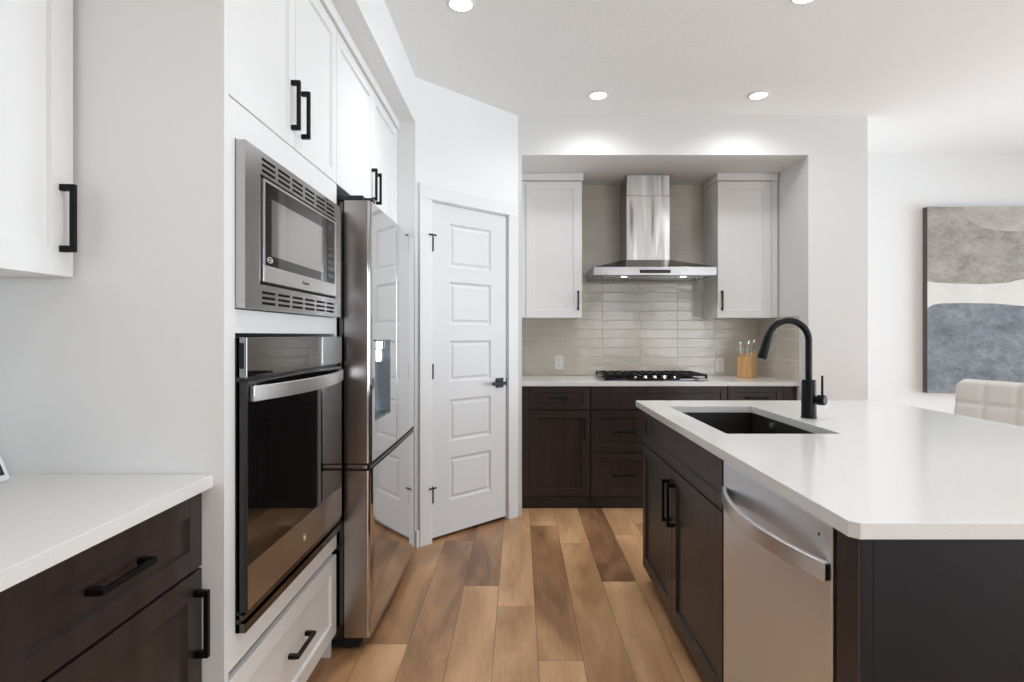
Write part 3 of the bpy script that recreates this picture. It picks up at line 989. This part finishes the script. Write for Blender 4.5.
# ------------------------------------------------------------------ island
IX = .630         # front plane of island doors (facing left)
sc_ = thing('sink_cabinet', 'dark island sink cabinet with two doors and paired black handles', 'cabinet', (IX + .02, 2.852, 0), ROT_R)
SW = 2.852 - 1.735
bm = bmesh.new()
t = .018; dpt = .56
box(bm, 0, t, -.0, dpt, .075, .884); box(bm, SW - t, SW, 0, dpt, .075, .884); box(bm, t, SW - t, 0, dpt, .075, .093)
box(bm, t, SW - t, dpt - .01, dpt, .093, .884); box(bm, t, SW - t, 0, t, .68, .72); box(bm, t, SW - t, 0, t, .865, .884)
box(bm, 0, SW, .06, .075, 0, .075)
obj('body', bm, M['dark'], sc_)
obj('false_front', shaker(.002, SW - .002, .705, .872, .045), M['dark'], sc_)
SM = 2.852 - 2.31
d = obj('door', shaker(.002, SM - .0015, .08, .698, .058), M['dark'], sc_); pull(d, SM - .030, .560, .175, True)
d = obj('door', shaker(SM + .0015, SW - .002, .08, .698, .058), M['dark'], sc_); pull(d, SM + .042, .560, .175, True)

dw = thing('dishwasher', 'stainless steel dishwasher with bowed handle built into the island', 'dishwasher', (IX, 1.722, 0), ROT_R)
DWW = .606
obj('tub', B((.004, DWW - .004, .03, .56, .09, .872)), M['black_plastic'], dw)
obj('toe_panel', B((.004, DWW - .004, .07, .09, .0, .09)), M['black_plastic'], dw)
dp_ = obj('front_panel', B((.006, DWW - .006, -.004, .03, .098, .866), bv=.003), M['steel_dw'], dw)
hb = bmesh.new()
ribbon(hb, bowed(.026, DWW - .012, .046, -.010, 28), .040, .012, .752)
hh = obj('handle', hb, M['steel_handle'], dp_, smooth=True, bevel=.002)
obj('end_cap', B((DWW - .0118, DWW - .0105, -.013, -.004, .756, .788)), M['black_plastic'], hh)
obj('indicator', B((DWW - .056, DWW - .050, -.0046, -.004, .832, .838)), M['dark_steel'], dp_)

ib = thing('kitchen_island', 'dark panelled end and back of the kitchen island under the white top', 'island', (IX, 1.04, 0))
obj('end_post', B((.0, .004, 0, .070, 0, .884)), M['dark'], ib)
obj('corner_stile', B((.0045, .0275, .0005, .070, 0, .884), bv=.001), M['dark_blue_sheen'], ib)
obj('end_panel', B((.0285, .90, .002, .075, 0, .884), bv=.001), M['dark_blue_sheen'], ib)
obj('back_panel', B((.60, .62, .076, 1.808, 0, .884), (.62, .90, 1.748, 1.81, 0, .884)), M['dark'], ib)

# island top with sink cut-out
def island_top():
    bm = bmesh.new()
    x0, x1, y0, y1 = .596, 1.85, 1.001, 2.876
    c = .014
    outer = [(x0 + c, y0), (x1 - c, y0), (x1, y0 + c), (x1, y1 - c), (x1 - c, y1), (x0 + c, y1), (x0, y1 - c), (x0, y0 + c)]
    hx0, hx1, hy0, hy1, r = .707, 1.098, 1.906, 2.644, .012
    inner = []
    for cx, cy, a in ((hx1 - r, hy0 + r, -90), (hx1 - r, hy1 - r, 0), (hx0 + r, hy1 - r, 90), (hx0 + r, hy0 + r, 180)):
        for k in range(4):
            t_ = math.radians(a + 30 * k); inner.append((cx + r * math.cos(t_), cy + r * math.sin(t_)))
    for z in (.884, .914):
        vo = [bm.verts.new((x, y, z)) for x, y in outer]; vi = [bm.verts.new((x, y, z)) for x, y in inner]
        es = [bm.edges.new((vo[i], vo[(i + 1) % len(vo)])) for i in range(len(vo))] + [bm.edges.new((vi[i], vi[(i + 1) % len(vi)])) for i in range(len(vi))]
        bmesh.ops.triangle_fill(bm, edges=es, use_beauty=True)
        if z == .884: lo_, li_ = vo, vi
        else:
            for A, Bq in ((lo_, vo), (li_, vi)):
                for i in range(len(A)): bm.faces.new((A[i], A[(i + 1) % len(A)], Bq[(i + 1) % len(A)], Bq[i]))
    return bm


tag(obj('island_countertop', island_top(), M['quartz'], bevel=.0015), 'large white quartz top of the kitchen island', 'countertop')

sk = thing('sink', 'black undermount sink set in the island countertop', 'sink', (.9025, 2.275, .884))
bm = bmesh.new()
sx, sy, dz, t = .200, .373, -.21, .012
box(bm, -sx - t, -sx, -sy - t, sy + t, dz, -.001); box(bm, sx, sx + t, -sy - t, sy + t, dz, -.001)
box(bm, -sx, sx, -sy - t, -sy, dz, -.001); box(bm, -sx, sx, sy, sy + t, dz, -.001)
box(bm, -sx - t, sx + t, -sy - t, sy + t, dz - t, dz)
obj('basin', bm, M['sink'], sk)
bm = bmesh.new(); lathe(bm, [(.045, dz), (.045, dz + .003), (.03, dz + .003), (.026, dz + .001)], (0, .1, 0), 24)
obj('drain', bm, M['chrome'], sk)
bm = bmesh.new(); tube(bm, [(sx - .0005, .165, -.028), (sx - .008, .165, -.028)], .012, 16)
obj('overflow_cap', bm, M['steel_handle'], sk)

# ------------------------------------------------------------------ faucet
fa = thing('faucet', 'matte black gooseneck pull-down faucet on the island beside the sink', 'faucet', (1.176, 2.272, .914))
bm = bmesh.new()
lathe(bm, [(.0300, 0), (.0300, .004), (.0285, .006), (.0265, .150), (.025, .154)], (0, 0, 0), 28)
obj('base', bm, M['black'], fa, smooth=True)
bm = bmesh.new()
R = .083; zc = .3115
pts = [(0, 0, .150), (0, 0, zc - .05), (0, 0, zc)]
for k in range(1, 19):
    a = math.radians(163 * k / 18)
    pts.append((-R + R * math.cos(a), 0, zc + R * math.sin(a)))
tube(bm, pts, .0132, 18)
obj('neck', bm, M['black'], fa, smooth=True)
bm = bmesh.new()
a = math.radians(163)
e = Vector((-R + R * math.cos(a), 0, zc + R * math.sin(a))); dr_ = Vector((-math.sin(a), 0, math.cos(a)))
tube(bm, [e - dr_ * .004, e, e + dr_ * .01, e + dr_ * .096, e + dr_ * .100], [.014, .0158, .0162, .0185, .017], 18)
hd_ = obj('spray_head', bm, M['black'], fa, smooth=True)
bm = bmesh.new()
u = Vector((-dr_.z, 0, dr_.x)) * -1
p = e + dr_ * .035 + Vector((-.0165, -.004, -.006))
tube(bm, [p, p + dr_ * .025], .004, 8)
obj('spray_button', bm, M['black_plastic'], hd_, smooth=True)
bm = bmesh.new()
ax = Vector((.62, -.785, 0))
p0 = Vector((0, 0, .076))
tube(bm, [p0, p0 + ax * .034], .015, 18)
tube(bm, [p0 + ax * .034, p0 + ax * .036, p0 + ax * .062, p0 + ax * .065], [.018, .0205, .0205, .018], 20)
hv = obj('valve', bm, M['black'], fa, smooth=True)
bm = bmesh.new()
q = p0 + ax * .052
tube(bm, [q + Vector((0, 0, .015)), q + Vector((0, 0, .098))], [.0048, .0042], 10)
obj('lever', bm, M['black'], hv, smooth=True)

# ------------------------------------------------------------------ counter stool
SA = Vector((2.275, 2.94)); SDv = Vector((.287, -.958)).normalized()
sw = .45
cen = SA + SDv * sw / 2
# local frame: x along the backrest (far-left to near-right), -y faces the island
ang = math.atan2(SDv.y, SDv.x)
stl = thing('counter_stool', 'cream tufted leather counter stool on the far side of the island', 'stool', (cen.x, cen.y, 0), ang)
# with x pointing towards the camera side, -y points to -x world (towards the island)


def cushion(w_, h_, t_, nx_, nz_, rad):
    """quilted pad: x across, z up, thickness along y; front at -t/2"""
    bm = bmesh.new()
    nx, nz = 48, 40
    def hgt(x, z):
        u = (x / w_ + .5) * nx_; v = (z / h_) * nz_
        du = abs(u - round(u)); dv = abs(v - round(v))
        q = min(1, du / .16) ** .45 * min(1, dv / .16) ** .45
        ex = max(0, 1 - (w_ / 2 - abs(x)) / .03); ez = max(0, 1 - min(z, h_ - z) / .03)
        edge = 1 - min(1, ex ** 2 + ez ** 2)
        return q, edge
    def outline(x, z):
        # rounded corners
        cx, cz = w_ / 2 - rad, h_ - rad
        if abs(x) > cx and z > cz:
            dx, dz_ = abs(x) - cx, z - cz
            m_ = max(dx, dz_); r_ = math.hypot(dx, dz_)
            if r_ > 1e-9:
                f = m_ / r_
                return math.copysign(cx + dx * f, x), cz + dz_ * f
        return x, z
    grids = []
    for side in (-1, 1):
        g = []
        for i in range(nx + 1):
            row = []
            for j in range(nz + 1):
                x = (i / nx - .5) * w_; z = j / nz * h_
                q, ed = hgt(x, z)
                X, Z = outline(x, z)
                y = side * (t_ / 2 * (.35 + .65 * math.sqrt(max(0, ed))) - .011 * (1 - q) * (side < 0))
                row.append(bm.verts.new((X, y, Z)))
            g.append(row)
        grids.append(g)
        for i in range(nx):
            for j in range(nz): bm.faces.new((g[i][j], g[i + 1][j], g[i + 1][j + 1], g[i][j + 1]))
    a, b = grids
    ring = [(i, 0) for i in range(nx)] + [(nx, j) for j in range(nz)] + [(i, nz) for i in range(nx, 0, -1)] + [(0, j) for j in range(nz, 0, -1)]
    for k in range(len(ring)):
        i, j = ring[k]; i2, j2 = ring[(k + 1) % len(ring)]
        bm.faces.new((a[i][j], a[i2][j2], b[i2][j2], b[i][j]))
    return bm


bk = obj('backrest', cushion(sw, .38, .06, 3, 3, .05), M['cream'], stl, smooth=True)
bk.location = (0, 0, .645); bk.rotation_euler = (math.radians(-6), 0, 0)
stb = cushion(sw, .42, .075, 3, 3, .05)
seat = obj('seat', stb, M['cream'], stl, smooth=True)
seat.location = (0, -.0, .64); seat.rotation_euler = (math.radians(90), 0, 0)
bm = bmesh.new()
tube(bm, [(0, -.2, .02), (0, -.2, .60)], .028, 18)
lathe(bm, [(.21, 0), (.21, .008), (.19, .014), (.05, .03), (.035, .045)], (0, -.2, 0), 36)
obj('pedestal', bm, M['chrome'], stl, smooth=True)
bm = bmesh.new()
tube(bm, [(.15 * math.cos(k * PI / 8), -.2 - .15 * math.sin(k * PI / 8), .26) for k in range(9)], .010, 10)
tube(bm, [(-.15, -.2, .26), (.15, -.2, .26)], .010, 10)
obj('footrest', bm, M['chrome'], stl, smooth=True)

# ------------------------------------------------------------------ painting
def paint(name, c0, c1, c2, sc=3.0):
    m = mat(name, c1, 0.75)
    tc = N(m, 'ShaderNodeTexCoord')
    n1 = N(m, 'ShaderNodeTexNoise'); n1.inputs['Scale'].default_value = sc; n1.inputs['Detail'].default_value = 8
    n1.inputs['Roughness'].default_value = .78; n1.inputs['Distortion'].default_value = .1
    mp = N(m, 'ShaderNodeMapping'); mp.inputs['Scale'].default_value = (1, 1, 1.7)
    L(m, tc, 'Object', mp, 'Vector'); L(m, mp, 'Vector', n1, 'Vector')
    cr = N(m, 'ShaderNodeValToRGB')
    e = cr.color_ramp.elements
    e[0].position = .30; e[0].color = (*c0, 1); e[1].position = .72; e[1].color = (*c2, 1)
    q = e.new(.5); q.color = (*c1, 1)
    L(m, n1, 'Fac', cr, 'Fac'); L(m, cr, 'Color', m.node_tree.nodes['Principled BSDF'], 'Base Color')
    bp = N(m, 'ShaderNodeBump'); bp.inputs['Strength'].default_value = .3; bp.inputs['Distance'].default_value = .002
    L(m, n1, 'Fac', bp, 'Height'); L(m, bp, 'Normal', m.node_tree.nodes['Principled BSDF'], 'Normal')
    return m


PT = thing('painting', 'large abstract canvas in taupe, white and slate blue on the far wall', 'painting', (3.38, YB - .001, .77))
PWD, PH = 1.15, 1.54
pt_ = .055
M['canvas_edge'] = mat('canvas_edge', (.10, .085, .08), .7)
obj('canvas', B((0, PWD, -pt_ + .001, 0, 0, PH)), M['canvas_edge'], PT)
top = [(0, 1.54 - .617), (.12, .91), (.25, .905), (.48, .90), (.62, .91), (.83, .945), (1.0, .985), (1.15, 1.0)]
bot = [(0, .70), (.04, .73), (.12, .742), (.3, .745), (.5, .742), (.83, .72), (1.0, .70), (1.15, .70)]
def interp(tb, x):
    for (xa_, za_), (xb_, zb_) in zip(tb, tb[1:]):
        if x <= xb_:
            s = (x - xa_) / (xb_ - xa_); s = s * s * (3 - 2 * s)
            return za_ + (zb_ - za_) * s
    return tb[-1][1]
def band(fa, fb, m, name, yy):
    bm = bmesh.new(); n = 46
    for k in range(n + 1):
        x = PWD * k / n
        bm.verts.new((x, yy, fa(x))); bm.verts.new((x, yy, fb(x)))
    bm.verts.ensure_lookup_table()
    for k in range(n):
        bm.faces.new([bm.verts[i] for i in (2 * k, 2 * k + 2, 2 * k + 3, 2 * k + 1)])
    return obj(name, bm, m, PT)
band(lambda x: 0, lambda x: interp(bot, x), paint('slate_paint', (.07, .085, .10), (.185, .21, .24), (.33, .36, .385), 5), 'slate_field', -pt_)
band(lambda x: interp(bot, x), lambda x: interp(top, x), paint('ivory_paint', (.62, .61, .58), (.70, .69, .66), (.76, .75, .72)), 'ivory_band', -pt_)
band(lambda x: interp(top, x), lambda x: PH, paint('taupe_paint', (.17, .16, .135), (.33, .315, .28), (.48, .46, .425), 5), 'taupe_field', -pt_)
bm = bmesh.new()
cv = []
for k in range(41):
    a = PI + PI * k / 40
    cv.append((.30 + .42 + .42 * math.cos(a), PH - .002 + .20 * math.copysign(abs(math.sin(a)) ** .75, math.sin(a))))
bm.faces.new([bm.verts.new((x, -pt_ - .0008, z)) for x, z in cv])
obj('pale_disc', bm, paint('pale_taupe_paint', (.32, .31, .275), (.45, .43, .39), (.57, .55, .51)), PT)

# ------------------------------------------------------------------ smart display at the left edge
sd = thing('tablet_display', 'white-framed dark tablet leaning back on the left countertop', 'tablet', (-1.168, 1.292, .9145), 0)
sd.rotation_euler = (0, math.radians(-22), math.radians(3))
# local: screen faces +x, leans back; y runs towards the camera as negative
bm = bmesh.new(); box(bm, -.014, 0, -.21, 0, .004, .130, .006)
fr_ = obj('frame', bm, M['white_plastic'], sd, smooth=True)
obj('screen', B((-.001, .0008, -.198, -.014, .018, .118)), M['screen'], fr_)
bm = bmesh.new(); box(bm, -.06, -.012, -.15, -.06, .028, .04, .004)
obj('stand', bm, M['white_plastic'], fr_)

# ------------------------------------------------------------------ recessed lights
for i, (x, y, lb_) in enumerate([(-.265, 2.56, 'recessed round ceiling light nearest the tall white cabinets'),
                                 (.50, 3.535, 'recessed round ceiling light in front of the range niche, left one'),
                                 (1.512, 3.535, 'recessed round ceiling light in front of the range niche, right one'),
                                 (1.28, 2.50, 'recessed round ceiling light above the island sink'),
                                 (-.10, .75, 'added out-of-view fill light in the ceiling over the aisle between left counter and island'),  # from here on: unseen fixtures added to brighten floor and left panel
                                 (1.28, .75, 'added out-of-view fill light in the ceiling over the near end of the island'),
                                 (.30, -1.3, 'added out-of-view fill light in the ceiling near the added brown panel'),
                                 (2.6, -1.3, 'added out-of-view fill light in the ceiling near the front windows')]):
    t = thing('ceiling_light', lb_, 'ceiling light', (x, y, H), 0, 'recessed ceiling lights')
    bm = bmesh.new(); lathe(bm, [(.050, -.004), (.050, -.0005)], (0, 0, 0), 32)
    ring = bmesh.new(); n = 32
    rr = [(.050, -.0005), (.052, -.006), (.060, -.006), (.066, -.0005)]
    vs = [[ring.verts.new((r * math.cos(2 * PI * k / n), r * math.sin(2 * PI * k / n), z)) for k in range(n)] for r, z in rr]
    for a, b in zip(vs, vs[1:]):
        for k in range(n): ring.faces.new((a[k], a[(k + 1) % n], b[(k + 1) % n], b[k]))
    obj('trim_ring', ring, M['trim'], t, smooth=True)
    obj('diffuser', bm, M['led'], t)
    l = bpy.data.lights.new('downlight', 'SPOT'); l.energy = 18 if y > 3 else 28 if y > 1 else 34; l.spot_size = math.radians(165 if y > 3 else 125); l.spot_blend = 1.0
    l.color = (.95, .975, 1); l.shadow_soft_size = .06
    o = bpy.data.objects.new('downlight', l); o.location = (x, y, H - .02); C.objects.link(o)
